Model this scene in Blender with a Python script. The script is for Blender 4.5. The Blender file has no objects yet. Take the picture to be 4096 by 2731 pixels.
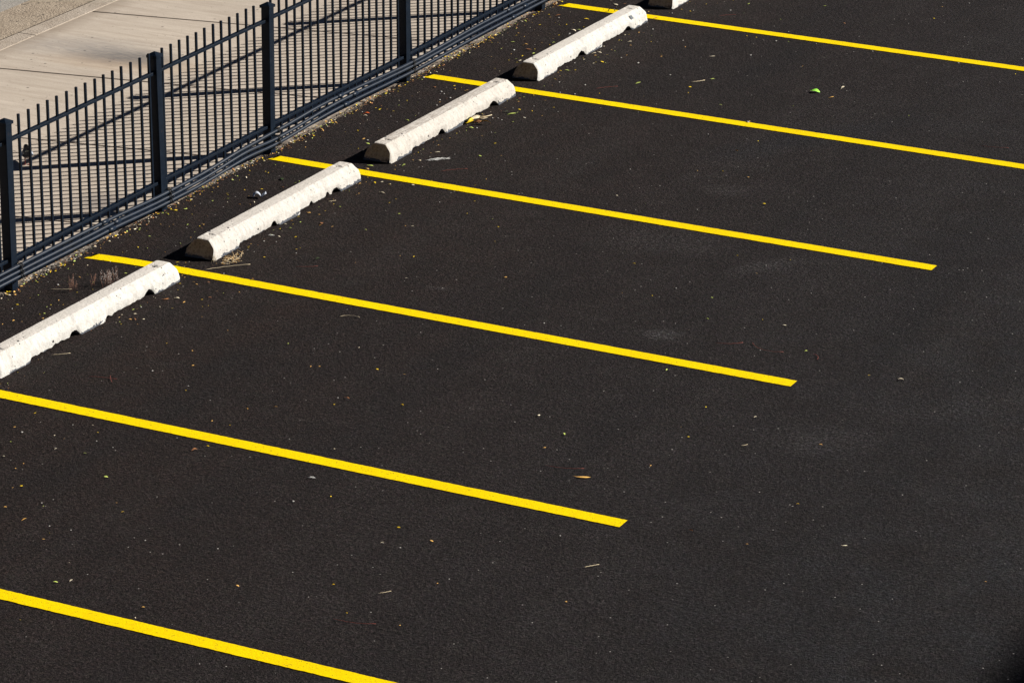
import bpy, bmesh, math, random
from mathutils import Vector, noise
R = math.radians
random.seed(7)
sc = bpy.context.scene
C = sc.collection
LEAVES = "-3.96,6.33,y35;-3.91,6.4,g31;-3.99,6.25,g15;-3.95,6.22,g15;-3.82,6.86,y16;-3.83,6.66,g17;-3.75,6.76,g15;-3.6,6.68,o15;-4.05,6.74,y12;-3.7,6.09,g23;-3.59,6.15,o17;-3.6,6.1,y11;-3.56,5.97,g11;-3.52,5.85,o9;-3.81,5.73,g17;-3.75,5.48,y13;-3.68,5.5,g11;-3.62,5.55,g11;-3.52,5.7,g11;-3.77,4.73,o18;-3.54,4.81,g15;-3.59,4.89,o7;-3.75,4.81,g7;-3.62,4.69,g9;-3.52,4.96,g20;-3.82,4.28,g11;-3.63,4.26,o11;-3.55,4.2,o14;-3.84,4.05,y20;-3.63,4.11,g11;-3.57,3.99,g14;-3.59,3.96,y9;-3.52,3.9,o14;-3.68,3.77,o18;-2.97,4.64,b47;-2.91,4.69,p32;-2.82,4.64,o23;-2.74,4.75,y14;-2.71,4.81,b23;-2.73,4.94,o16;-2.98,5.03,o25;-2.94,5,o18;-2.89,5.08,b22;-3.13,5.11,o15;-3.05,4.95,y18;-3.09,5.08,o11;-2.64,5.28,o24;-2.62,5.14,g13;-2.58,5,o11;-2.82,4.49,y21;-2.92,4.48,p18;-3.06,4.35,g21;-3,4.28,p18;-2.89,4.22,p16;-2.97,4.17,o21;-2.87,4.11,o12;-3.06,4.17,o16;-3.11,4.19,b32;-2.63,4.66,y9;-2.66,4.63,y7;-3.31,5.33,y26;-3.26,5.36,o15;-3.28,5.28,g17;-3.02,5.85,y15;-2.81,5.73,y15;-3.8,7.45,y16;-3.96,7.17,g18;-3.84,7.47,y14;-3.75,7,y14;-3.67,6.33,o10;-2.77,5.27,o11;-3.86,7.65,g20;-3.91,7.33,o14;-3.9,7.27,p28;-3.63,7.37,d55;-3.49,7.34,g14;-3.48,7.38,g12;-3.51,7.25,g12;-3.52,7.19,b31;-3.63,7.27,y8;-3.64,7.08,y18;-3.53,6.78,p27;-3.03,6.76,o38;-3.05,6.64,y19;-3.05,6.53,o23;-3.05,6.44,p19;-2.97,6.37,g28;-3.03,6.33,y13;-2.82,6.59,b49;-2.8,6.54,o23;-2.94,6.76,o21;-3.06,6.99,g15;-2.96,7.02,y13;-3.03,6.91,g10;-2.92,7.34,o16;-3.03,7.55,o20;-2.45,6.61,g19;-2.71,6.56,o19;-2.83,6.22,y17;-2.95,6.18,p23;-2.68,6.03,y11;-2.69,5.99,y15;-2.44,5.88,d46;-4,10.3,g13;-3.95,10.26,g17;-3.62,10.23,y19;-3.57,10.15,o19;-3.46,10.16,o30;-3.75,10.12,b34;-3.5,9.86,b15;-3.51,9.76,o15;-3.89,9.19,r42;-3.87,9.13,p29;-3.85,9.34,y29;-3.89,9.43,b21;-3.73,9.35,y17;-3.72,8.74,y29;-3.5,9.18,g29;-3.5,9.32,g10;-3.57,8.57,o24;-3.48,8.48,g32;-3.04,8.54,p34;-2.95,8.7,o18;-2.57,8.96,y18;-2.76,9.09,o14;-2.7,9.21,g18;-3.02,9.73,d29;-2.82,9.88,y21;-2.96,10.16,b21;-2.93,10.08,o17;-2.95,10.22,g15;-2.71,9.55,g17;-2.82,9.74,g73;-2.88,9.77,d52;-2.93,9.77,b21;-2.94,9.23,g51;-2.94,9.16,g10;-2.53,8.62,g28;-2.38,8.7,o10;-2.95,8.12,g34;-2.96,7.99,o16;-2.82,7.65,y20;-2.94,7.63,y27;-2.9,7.67,p20;-3.05,7.71,y16;-3.18,7.99,g44;-3.16,7.9,o40;-2.57,7.88,y12;-2.21,7.93,y14;-2.65,7.72,p23;-2.21,8.11,o10;-3.63,13.33,p23;-3.52,13.21,p56;-3.48,13.12,o18;-3.46,13.27,b28;-3.54,12.64,y39;-3.59,12.47,y20;-3.65,12.92,g18;-3.82,12.62,b46;-3.91,12.61,y14;-3.86,12.54,o14;-3.48,12.25,p45;-3.45,12.29,g38;-3.45,12.39,y11;-3.62,12.39,y18;-3.53,12.05,y16;-3.61,12.04,y20;-3.52,11.92,o20;-3.46,11.81,g29;-3.46,11.73,y13;-3.83,12.26,y27;-3.88,11.94,o18;-3.86,11.86,y16;-3.79,11.66,g31;-3.78,11.86,o13;-3.65,11.63,o38;-3.56,11.52,b44;-3.52,11.55,y11;-3.46,11.42,g31;-3.51,11.3,y26;-3.52,11.19,g18;-3.47,11.17,p39;-3.47,11.11,y20;-3.23,10.57,g21;-2.9,10.3,y13;-2.74,10.2,o25;-2.71,9.9,y19;-2.59,10.06,y17;-2.57,9.81,o17;-2.68,9.7,p25;-2.79,10.48,g15;-2.43,10.61,y15;-2.06,10.7,y13;-2.27,11.04,g51;-2.72,11.76,o20;-2.87,11.68,y22;-2.82,11.47,y37;-2.78,11.45,g13;-2.86,11.39,p26;-2.86,11.43,y15;-2.99,11.46,p24;-2.91,11.57,g20;-3,11.68,p33;-2.97,11.73,p35;-2.96,11.62,o26;-2.87,11.83,g24;-2.91,11.84,o15;-2.82,12.05,o20;-2.88,12.16,p31;-2.98,12.15,y16;-2.71,12.24,y13;-2.79,12.42,g16;-2.93,12.46,o25;-2.89,12.47,o20;-3,12.96,o37;-2.99,13.32,y21;-2.96,13.17,y14;-3.15,13.13,o16;-2.43,11.86,o20;-2.46,11.92,y15;-3.02,11.05,y24;-2.92,11.14,y15;-2.98,11.1,g35;-2.93,10.79,b19;-2.89,10.63,o17;-2.94,10.58,g15;-2.37,12.23,o13;-1.8,14.07,g28;-0.83,14.54,o23;-0.76,14.14,y21;-1.42,13.61,b27;-2.62,13.85,y28;-2.45,13.81,g28;-2.35,13.48,d23;-2.71,13.68,o14;-2.79,13.61,y12;-2.03,12.81,y20;-1.94,12.81,y13;-1.63,12.81,g13;-1.98,13.46,g11;-2.04,12.08,p40;-1.22,12.16,o17;-1.75,11.44,g43;-1.83,11.14,y26;-0.83,11.51,G64;-0.67,11.73,p51;-0.65,11.43,o43;-0.84,11.04,g17;-1.39,10.79,g25;-0.99,10.48,o19;-0.71,10.01,y10;-0.76,9.69,o26;-0.23,9.97,y8;-0.65,9.16,y20;-0.83,9.08,o10;0.12,11.24,g15;0.5,12.8,y13;-0.06,12.89,p22;0.9,10.86,y8;-1.77,10.97,y13;-2.23,6.83,o11;-2.18,6.85,p23;-1.95,7.3,y11;-2.04,7.59,y17;-1.72,7.28,g17;-1.6,7.14,y15;-1.47,6.83,y15;-1.84,6.25,y17;-1.94,6.22,o15;-1.67,5.82,p22;-1.04,6.17,o22;-2.6,7.35,y10;-2.6,7.25,y12;-2.41,7.06,g17;-2.77,7.44,p43;-0.41,9.12,o16;-0.04,8.58,y23;-0.84,8.14,g13;-1.13,8.23,p16;-0.34,6.87,y22;0.07,6.31,y13;0.46,6.48,g16;0.26,7.38,y15;0.64,7.48,y15;0.54,7.09,o16;-0.15,6.27,o7;-2.25,4.3,o10;-1.75,4.28,g17;-1.28,4.44,p15;-1.39,3.97,o17;-1.34,4,o12;-0.97,4.14,y17;-0.76,4.14,o17;-0.89,3.59,b33;-0.91,3.45,y10;-0.51,3.65,y23;-1.23,3.23,o26;-1.38,3.12,o21;-1.47,2.83,o11;-1.33,2.82,y11;-1.91,3.21,y8;-2.11,3.62,o17;-2.49,3.89,y9;-2.26,3.85,o14;-2.67,4.93,g13;0.61,6.06,g25;0.59,5.8,p16;0.77,5.04,g24;0.37,3.91,p29;0.66,3.7,g26;0.65,3.43,o22;1.28,4.55,y12;1.39,4.03,y15;1.28,4.16,o7;0.96,6.23,y12;1.14,6.2,p25;1.47,5.8,g24;2.02,5.58,y14;2.24,5.61,p34;1.64,4.54,p23;2.2,4.3,o23;-2.57,2.41,y17;-2.55,2.15,o15;-2.43,1.93,g15;-2.33,1.71,p14;-2.11,1.97,p19;-1.9,1.99,g19;-2.15,2.13,o11;-2.12,2.41,p15;-2.02,2.32,y11;-2.15,1.67,o11;-2.15,1.58,o14;-1.57,1.73,g25;-1.96,1.37,y19;-1.99,1.32,o13;-1.86,1.05,o19;-1.65,0.95,o31;-1.66,1.17,g11;-1.4,0.85,y6;-1.38,0.76,o18;-1.29,1.42,o11;-1.18,1.32,y19;-1.31,2.36,b38;-1.27,2.45,y22;-2.24,2.15,p13;-0.17,2.12,y12;0.43,1.9,y21;0.45,1.66,p21;0.7,1.82,o27;1.08,3.12,o88;-0.53,2.79,p11;1.38,3.48,o16;2.44,3.35,y19;2.02,2.68,b27;2.4,2.66,o18;2.93,2.91,p30;0,0.73,o21;0.49,1,y15;0.75,0.7,y13;1.1,0.7,o10;1.02,1.3,o9;-0.9,0.34,p27;-0.97,0.28,g27;-1.05,0.54,p15;-0.33,0.23,o17;-0.29,0.08,p14;-0.86,-0.24,y7;1.8,1.42,o13;3.86,2.81,o12"
PEBBLES = "-3.82,4.53,w16;-3.83,3.97,w7;-3.59,4.09,w9;-3.04,4.42,w12;-3.9,7.27,w16;-3,6.04,w13;-2.91,6.07,w11;-2.65,5.92,w7;-2.89,5.29,w7;-3.64,10.03,w19;-3.59,9.99,w11;-3.49,9.91,w17;-3.54,9.82,w15;-3.49,9.67,w15;-3.68,9.22,w8;-3.95,9.22,w10;-3.53,8.56,w16;-2.74,9.22,w6;-2.82,9.56,w12;-2.91,9.57,w12;-2.87,9.59,w12;-2.89,9.9,w10;-2.68,9.7,w15;-2.9,9.27,w14;-3.79,12.57,w16;-3.47,12.14,w18;-3.67,11.44,w20;-2.76,10.03,w10;-2.51,9.98,w6;-2.61,10.5,w15;-2.74,10.48,w13;-2.65,10.78,w17;-2.13,11.39,w17;-2.53,11.59,w20;-3.05,11.51,w18;-2.73,11.67,w15;-2.87,12.62,w18;-2.94,13.19,w14;-3.02,11.33,w13;-2.88,10.75,w13;-2.48,12.42,w13;-0.66,14.79,w14;-2.51,13.53,w16;-2.81,13.37,w12;-1.74,12.79,w18;-1.76,13.12,w14;-1.76,12.27,w18;-0.86,12.89,w13;-0.99,10.45,w25;-1.15,10,w10;-2.82,7.66,w12;-2.65,7.72,w12;-2.27,7.45,w10;-1.32,8.87,w10;0.15,6.54,w11;0.53,7.29,w7;-0.95,3.57,w10;-1.94,3.29,w7;-2.3,3.41,w14;-0.37,5.46,w11;1.18,5.68,w7;-2.46,2.1,w16;-2.24,2.36,w10;-1.95,2.2,w10;-1.7,1.21,w8;-1.46,0.94,w11;-1.31,0.95,w6;-1.8,2.16,w8;-0.34,1.95,w15;-0.38,1.13,w8;-0.83,1.03,w5;0.58,1.65,w5;1.35,2.25,w9;1.05,1.39,w9"
SKY, SUN, EXPO = .05, 5.0, .82

# ------------------------------------------------------------------ helpers
def tag(o, label=None, cat=None, group=None, kind=None):
    if label: o['label'] = label
    if cat: o['category'] = cat
    if group: o['group'] = group
    if kind: o['kind'] = kind
    return o

def link(name, me, parent=None):
    o = bpy.data.objects.new(name, me)
    C.objects.link(o)
    if parent is not None:
        o.parent = parent
    return o

def empty(name, loc, rz=0.0):
    o = bpy.data.objects.new(name, None)
    C.objects.link(o)
    o.location = loc
    o.rotation_euler = (0, 0, rz)
    o.empty_display_size = 0.1
    return o

class MB:
    """collects faces and links them as one mesh object"""
    def __init__(s):
        s.v = []; s.f = []; s.smooth = []
    def add(s, vs, fs, smooth=False):
        n = len(s.v)
        s.v += [tuple(p) for p in vs]
        s.f += [tuple(i + n for i in f) for f in fs]
        s.smooth += [smooth] * len(fs)
    def box(s, x0, x1, y0, y1, z0, z1):
        vs = [(x, y, z) for z in (z0, z1) for y in (y0, y1) for x in (x0, x1)]
        s.add(vs, [(0, 2, 3, 1), (4, 5, 7, 6), (0, 1, 5, 4), (2, 6, 7, 3), (0, 4, 6, 2), (1, 3, 7, 5)])
    def tube(s, pts, rad, n=8, smooth=True, sq=False, caps=True):
        pts = [Vector(p) for p in pts]
        rads = rad if isinstance(rad, (list, tuple)) else [rad] * len(pts)
        vs = []; up = None
        for i, p in enumerate(pts):
            d = (pts[min(i + 1, len(pts) - 1)] - pts[max(i - 1, 0)]).normalized()
            a = d.cross(Vector((0, 0, 1)) if abs(d.z) < .9 else Vector((1, 0, 0))).normalized() if up is None else (up - d * up.dot(d)).normalized()
            up = a
            b = d.cross(a)
            for k in range(n):
                t = 2 * math.pi * (k + (.5 if sq else 0)) / n
                vs.append(p + (a * math.cos(t) + b * math.sin(t)) * rads[i])
        fs = []
        for i in range(len(pts) - 1):
            for k in range(n):
                k2 = (k + 1) % n
                fs.append((i * n + k, i * n + k2, (i + 1) * n + k2, (i + 1) * n + k))
        if caps:
            fs.append(tuple(range(n))[::-1]); fs.append(tuple(range((len(pts) - 1) * n, len(pts) * n)))
        s.add(vs, fs, smooth)
    def build(s, name, mat, parent=None, bevel=0):
        me = bpy.data.meshes.new(name)
        me.from_pydata(s.v, [], s.f)
        me.polygons.foreach_set('use_smooth', s.smooth)
        me.update()
        bm = bmesh.new(); bm.from_mesh(me)
        bmesh.ops.recalc_face_normals(bm, faces=bm.faces)
        bm.to_mesh(me); bm.free()
        if mat: me.materials.append(mat)
        o = link(name, me, parent)
        if bevel:
            b = o.modifiers.new('b', 'BEVEL'); b.width = bevel; b.segments = 2; b.limit_method = 'ANGLE'
        return o

# ------------------------------------------------------------------ node helper
class NT:
    def __init__(s, name):
        s.m = bpy.data.materials.new(name); s.m.use_nodes = True
        s.t = s.m.node_tree; s.t.nodes.clear()
        s.out = s.t.nodes.new('ShaderNodeOutputMaterial')
        s.b = s.t.nodes.new('ShaderNodeBsdfPrincipled')
        s.t.links.new(s.b.outputs[0], s.out.inputs[0])
    def n(s, typ, **kw):
        nd = s.t.nodes.new(typ)
        for k, v in kw.items():
            if k.startswith('i_'):
                nd.inputs[k[2:].replace('_', ' ')].default_value = v
            else:
                setattr(nd, k, v)
        return nd
    def l(s, a, b): s.t.links.new(a, b)
    def set(s, sock, v):
        if hasattr(v, 'links') or isinstance(v, bpy.types.NodeSocket): s.l(v, sock)
        else: sock.default_value = v
    def math(s, op, a, b=0.0, c=0.0, clamp=False):
        nd = s.t.nodes.new('ShaderNodeMath'); nd.operation = op; nd.use_clamp = clamp
        for i, v in enumerate((a, b, c)): s.set(nd.inputs[i], v)
        return nd.outputs[0]
    def mix(s, f, a, b, mode='MIX'):
        nd = s.t.nodes.new('ShaderNodeMix'); nd.data_type = 'RGBA'; nd.blend_type = mode
        s.set(nd.inputs['Factor'], f)
        for k, v in (('A', a), ('B', b)):
            i = [x for x in nd.inputs if x.name == k and x.type == 'RGBA'][0]
            s.set(i, v if isinstance(v, bpy.types.NodeSocket) else (*v, 1) if len(v) == 3 else v)
        return [x for x in nd.outputs if x.type == 'RGBA'][0]
    def pos(s):
        if not hasattr(s, '_p'): s._p = s.n('ShaderNodeNewGeometry').outputs['Position']
        return s._p
    def obj(s):
        if not hasattr(s, '_o'): s._o = s.n('ShaderNodeTexCoord').outputs['Object']
        return s._o
    def mapping(s, vec, loc=(0, 0, 0), rot=(0, 0, 0), scl=(1, 1, 1)):
        nd = s.n('ShaderNodeMapping'); s.l(vec, nd.inputs['Vector'])
        nd.inputs['Location'].default_value = loc; nd.inputs['Rotation'].default_value = rot; nd.inputs['Scale'].default_value = scl
        return nd.outputs[0]
    def noise(s, vec, scale, detail=3, rough=.55, col=False):
        nd = s.n('ShaderNodeTexNoise'); s.l(vec, nd.inputs['Vector'])
        nd.inputs['Scale'].default_value = scale; nd.inputs['Detail'].default_value = detail; nd.inputs['Roughness'].default_value = rough
        return nd.outputs['Color' if col else 'Fac']
    def voro(s, vec, scale, feature='F1'):
        nd = s.n('ShaderNodeTexVoronoi'); nd.feature = feature; s.l(vec, nd.inputs['Vector'])
        nd.inputs['Scale'].default_value = scale
        return nd
    def ramp(s, v, lo, hi):
        nd = s.n('ShaderNodeMapRange'); nd.clamp = True
        s.set(nd.inputs['Value'], v)
        nd.inputs['From Min'].default_value = lo; nd.inputs['From Max'].default_value = hi
        return nd.outputs[0]
    def sep(s, v):
        nd = s.n('ShaderNodeSeparateXYZ'); s.l(v, nd.inputs[0]); return nd.outputs
    def ell(s, cx, cy, rx, ry, rot=0.0, warp=None):
        """soft elliptical mask on the ground, 1 in the middle"""
        v = s.mapping(s.pos() if warp is None else warp, loc=(0, 0, 0))
        sub = s.n('ShaderNodeVectorMath'); sub.operation = 'SUBTRACT'; s.l(v, sub.inputs[0]); sub.inputs[1].default_value = (cx, cy, 0)
        m = s.n('ShaderNodeVectorRotate'); m.rotation_type = 'Z_AXIS'; s.l(sub.outputs[0], m.inputs['Vector']); m.inputs['Angle'].default_value = -rot
        x, y, _ = s.sep(m.outputs[0])
        d = s.math('ADD', s.math('POWER', s.math('DIVIDE', x, rx), 2), s.math('POWER', s.math('DIVIDE', y, ry), 2))
        return s.ramp(s.math('SQRT', d), 1.0, 0.25)
    def bump(s, h, strength, dist):
        nd = s.n('ShaderNodeBump'); nd.inputs['Strength'].default_value = strength; nd.inputs['Distance'].default_value = dist
        s.l(h, nd.inputs['Height']); s.l(nd.outputs[0], s.b.inputs['Normal'])
        return nd
    def fin(s, color=None, rough=.8, spec=.3, metal=0.0):
        if color is not None: s.set(s.b.inputs['Base Color'], color if isinstance(color, bpy.types.NodeSocket) else (*color, 1))
        s.set(s.b.inputs['Roughness'], rough); s.b.inputs['Specular IOR Level'].default_value = spec; s.b.inputs['Metallic'].default_value = metal
        return s.m

# ------------------------------------------------------------------ materials
def asphalt():
    s = NT('asphalt'); p = s.pos()
    big = s.noise(p, .35, 3, .6); mid = s.noise(p, 2.2, 4, .65)
    x, y, z = s.sep(p)
    drive = s.ramp(s.math('ADD', s.math('ADD', x, s.math('MULTIPLY', big, 3.0)), s.math('MULTIPLY', y, .12)), -.2, 6.0)
    col = s.mix(drive, (.0148, .0100, .0088), (.0128, .0132, .0150))
    col = s.mix(s.ramp(mid, .30, .75), col, (.0100, .0080, .0078), 'MIX')
    col = s.mix(s.math('MULTIPLY', s.ramp(s.noise(p, 5.5, 4, .7), .5, .75), .35), col, (.026, .023, .022))
    lane = s.noise(s.mapping(p, rot=(0, 0, R(8)), scl=(1.3, .16, 1)), 1.0, 4, .6)
    col = s.mix(s.math('MULTIPLY', s.ramp(lane, .50, .68), .45), col, (.0078, .0075, .0082))
    col = s.mix(s.math('MULTIPLY', s.ramp(lane, .48, .30), .28), col, (.0215, .0195, .0195))
    # faint darker sealed strip and pale scuffs
    wv = s.n('ShaderNodeVectorMath'); wv.operation = 'MULTIPLY_ADD'; s.l(s.noise(p, 1.6, 3, .6, True), wv.inputs[0]); wv.inputs[1].default_value = (.35, .35, 0); s.l(p, wv.inputs[2])
    w = wv.outputs[0]
    dark = s.ell(-.2, 10.45, 1.5, .28, R(58), w)
    col = s.mix(s.math('MULTIPLY', dark, .45), col, (.0100, .0105, .0125))
    sc_ = None
    for e in ((-.2, 7.62, .62, .40, .3, .30), (-.28, 8.9, .22, .2, .2, .35), (.70, 7.42, .40, .16, .9, .5), (.62, 5.80, .2, .12, .3, .8), (2.35, 4.55, .5, .35, .5, .35), (-1.2, 5.9, .1, .07, 0, .6), (3.0, 5.6, .9, .3, .9, .25)):
        m_ = s.math('MULTIPLY', s.ell(e[0], e[1], e[2], e[3], e[4], w), e[5])
        sc_ = m_ if sc_ is None else s.math('MAXIMUM', sc_, m_)
    sc_ = s.math('MULTIPLY', sc_, s.ramp(s.noise(p, 34, 4, .85), .46, .64))
    col = s.mix(s.math('MULTIPLY', sc_, .8), col, (.085, .082, .085))
    v = s.voro(p, 150); vr = s.sep(v.outputs['Color'])
    g = s.noise(p, 190, 3, .7)
    grain = s.ramp(g, .34, .70)
    g2 = s.noise(p, 62, 3, .8); g3 = s.noise(s.mapping(p, loc=(7, 3, 0)), 34, 2, .9)
    grain = s.math('ADD', s.math('MULTIPLY', grain, .8), s.math('MULTIPLY', s.ramp(g2, .34, .66), 1.5)); grain = s.math('ADD', grain, s.math('MULTIPLY', s.ramp(g3, .34, .66), 1.15))
    gr = s.math('MULTIPLY_ADD', s.math('POWER', s.math('MULTIPLY', grain, .5), 1.9), 1.75, .05)
    stone = s.math('MULTIPLY_ADD', vr[0], .9, .60)
    tint = s.noise(p, 24, 2, .8, True)
    col = s.mix(.16, col, tint, 'OVERLAY')
    k = s.math('MULTIPLY', gr, stone)
    cc = s.n('ShaderNodeCombineColor')
    for i in range(3): s.l(k, cc.inputs[i])
    col = s.mix(1.0, col, cc.outputs[0], 'MULTIPLY')
    v2 = s.voro(p, 75); r2 = s.sep(v2.outputs['Color'])
    sp = s.math('MULTIPLY', s.math('GREATER_THAN', r2[1], .9980), s.ramp(v2.outputs['Distance'], .45, .2))
    col = s.mix(sp, col, (.42, .40, .38))
    h = s.math('ADD', s.math('ADD', s.math('MULTIPLY', g, .5), s.math('MULTIPLY', g2, 1.0)), s.math('MULTIPLY', g3, .9))
    s.bump(h, 1.0, .016)
    s.b.inputs['Base Color'].default_value = (0, 0, 0, 1)
    return s.fin(col, .9, .12)

def yellow_paint():
    s = NT('yellow_road_paint'); p = s.pos()
    g = s.noise(p, 120, 3, .65)
    hole = s.math('GREATER_THAN', s.noise(p, 60, 4, .85), .625)
    col = s.mix(s.ramp(s.noise(p, 3.0, 3), .3, .7), (.84, .595, .0), (.88, .65, .0))
    col = s.mix(s.math('MULTIPLY', s.ramp(g, .52, .30), .35), col, (.40, .24, .002))
    col = s.mix(s.math('MULTIPLY', s.ramp(s.noise(p, 9, 5, .7), .56, .74), .14), col, (.28, .19, .03))
    col = s.mix(hole, col, (.03, .025, .02))
    s.bump(g, .6, .004)
    return s.fin(col, .85, .05)

def concrete_walk():
    s = NT('broomed_concrete'); p = s.pos()
    br = s.mapping(p, rot=(0, 0, R(-10.5)), scl=(.9, 9, 1))   # broom and drift streaks run across the walk
    st = s.noise(br, 1.6, 5, .62)
    st2 = s.noise(br, 9, 4, .6)
    fine = s.noise(p, 130, 3, .7); mott = s.noise(p, 1.3, 4, .6)
    col = s.mix(s.ramp(st, .32, .68), (.42, .358, .295), (.57, .505, .428))
    col = s.mix(s.math('MULTIPLY', s.ramp(mott, .45, .75), .5), col, (.42, .365, .31))
    col = s.mix(s.math('MULTIPLY', s.ramp(st2, .52, .76), .45), col, (.29, .245, .20))
    slabv = s.noise(s.mapping(p, rot=(0, 0, R(-10.5)), scl=(.25, .55, 1)), 1.0, 1, .5); col = s.mix(s.math('MULTIPLY', s.ramp(slabv, .4, .65), .25), col, (.33, .285, .235))
    col = s.mix(s.math('MULTIPLY', s.ramp(fine, .6, .35), .30), col, (.23, .18, .14))
    wv = s.n('ShaderNodeVectorMath'); wv.operation = 'MULTIPLY_ADD'; s.l(s.noise(p, 2.5, 4, .65, True), wv.inputs[0]); wv.inputs[1].default_value = (.30, .22, 0); s.l(p, wv.inputs[2])
    w = wv.outputs[0]
    a = s.ell(-6.42, 9.80, .66, .34, R(12), w)
    b = s.ell(-6.98, 9.88, .85, .42, R(14), w)
    c = s.ell(-4.42, 6.35, .34, .30, 0, w)
    halo = s.ell(-6.30, 9.66, .9, .34, R(12), w)
    col = s.mix(s.math('MULTIPLY', halo, .5), col, (.36, .25, .155))
    col = s.mix(s.math('MULTIPLY', s.math('MULTIPLY', b, .7), s.ramp(st2, .25, .6)), col, (.25, .235, .225))
    col = s.mix(s.math('MULTIPLY', s.math('MULTIPLY', a, .85), s.ramp(st2, .1, .55)), col, (.13, .128, .130))
    col = s.mix(s.math('MULTIPLY', c, .55), col, (.15, .14, .14))
    # dirt held along both long edges
    x, y, z = s.sep(p)
    e1 = s.math('MULTIPLY', s.ramp(s.math('ADD', x, s.math('MULTIPLY', s.noise(p, 2.4, 4, .7), .35)), -7.28, -7.50), .55)
    col = s.mix(e1, col, (.20, .155, .115))
    e2 = s.math('MULTIPLY', s.ramp(s.math('ADD', x, s.math('MULTIPLY', s.noise(p, 7, 4, .75), .22)), -4.05, -3.99), .80)
    col = s.mix(e2, col, (.075, .058, .045))
    v = s.voro(p, 11); vc = s.sep(v.outputs['Color'])
    dot = s.math('MULTIPLY', s.math('GREATER_THAN', vc[0], .80), s.ramp(v.outputs['Distance'], .17, .10))
    col = s.mix(s.math('MULTIPLY', dot, .75), col, (.07, .06, .055))
    v = s.voro(p, 26); vc = s.sep(v.outputs['Color'])
    dot = s.math('MULTIPLY', s.math('GREATER_THAN', vc[1], .88), s.ramp(v.outputs['Distance'], .22, .12))
    col = s.mix(s.math('MULTIPLY', dot, .6), col, (.11, .09, .08))
    s.bump(s.math('ADD', fine, s.math('MULTIPLY', st2, 1.2)), .35, .004)
    return s.fin(col, .9, .2)

def rough_ground(name, c1, c2, dots=.7, scale=30, bump=.8):
    s = NT(name); p = s.pos()
    col = s.mix(s.ramp(s.noise(p, 3.5, 5, .7), .3, .7), c1, c2)
    col = s.mix(s.math('MULTIPLY', s.ramp(s.noise(p, 90, 3, .7), .58, .36), .4), col, tuple(k * .45 for k in c1))
    v = s.voro(p, scale); vc = s.sep(v.outputs['Color'])
    dot = s.math('MULTIPLY', s.math('GREATER_THAN', vc[0], dots), s.ramp(v.outputs['Distance'], .35, .15))
    col = s.mix(s.math('MULTIPLY', dot, .7), col, (.09, .08, .065))
    s.bump(s.noise(p, 45, 4, .7), bump, .02)
    return s.fin(col, .92, .15)

def plain(name, col, rough=.6, spec=.4, var=.0, metal=0.0, bumps=0.0, bscale=60):
    s = NT(name)
    c = col
    if var:
        c = s.mix(s.ramp(s.noise(s.obj(), bscale, 4, .65), .3, .75), tuple(k * (1 - var) for k in col), tuple(min(1, k * (1 + var)) for k in col))
    if bumps: s.bump(s.noise(s.obj(), bscale * 1.7, 3, .6), bumps, .004)
    return s.fin(c, rough, spec, metal)

def fence_paint():
    s = NT('black_fence_paint'); p = s.pos()
    col = s.mix(s.ramp(s.noise(p, 14, 4, .7), .4, .75), (.0036, .0078, .0155), (.0068, .0130, .0240))
    fleck = s.ramp(s.noise(p, 60, 4, .8), .68, .76)
    col = s.mix(s.math('MULTIPLY', fleck, .7), col, (.12, .12, .12))
    rust = s.math('MULTIPLY', s.ramp(s.noise(p, 7, 4, .75), .68, .78), .5)
    col = s.mix(rust, col, (.06, .030, .018))
    s.bump(s.noise(p, 160, 2, .6), .15, .002)
    return s.fin(col, s.math('MULTIPLY_ADD', s.noise(p, 30, 3), .25, .30), .16)

def pipe_paint():
    s = NT('painted_conduit'); p = s.pos()
    col = s.mix(s.ramp(s.noise(p, 9, 4, .7), .4, .75), (.0062, .0125, .0240), (.0105, .0190, .0345))
    top = s.sep(s.n('ShaderNodeNewGeometry').outputs['Normal'])[2]
    dust = s.math('MULTIPLY', s.ramp(top, .2, .95), s.ramp(s.noise(p, 35, 4, .75), .45, .75))
    col = s.mix(s.math('MULTIPLY', dust, .25), col, (.11, .10, .10))
    fleck = s.ramp(s.noise(p, 48, 4, .85), .74, .80)
    col = s.mix(s.math('MULTIPLY', fleck, .8), col, (.40, .40, .42))
    return s.fin(col, .40, .20)

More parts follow.
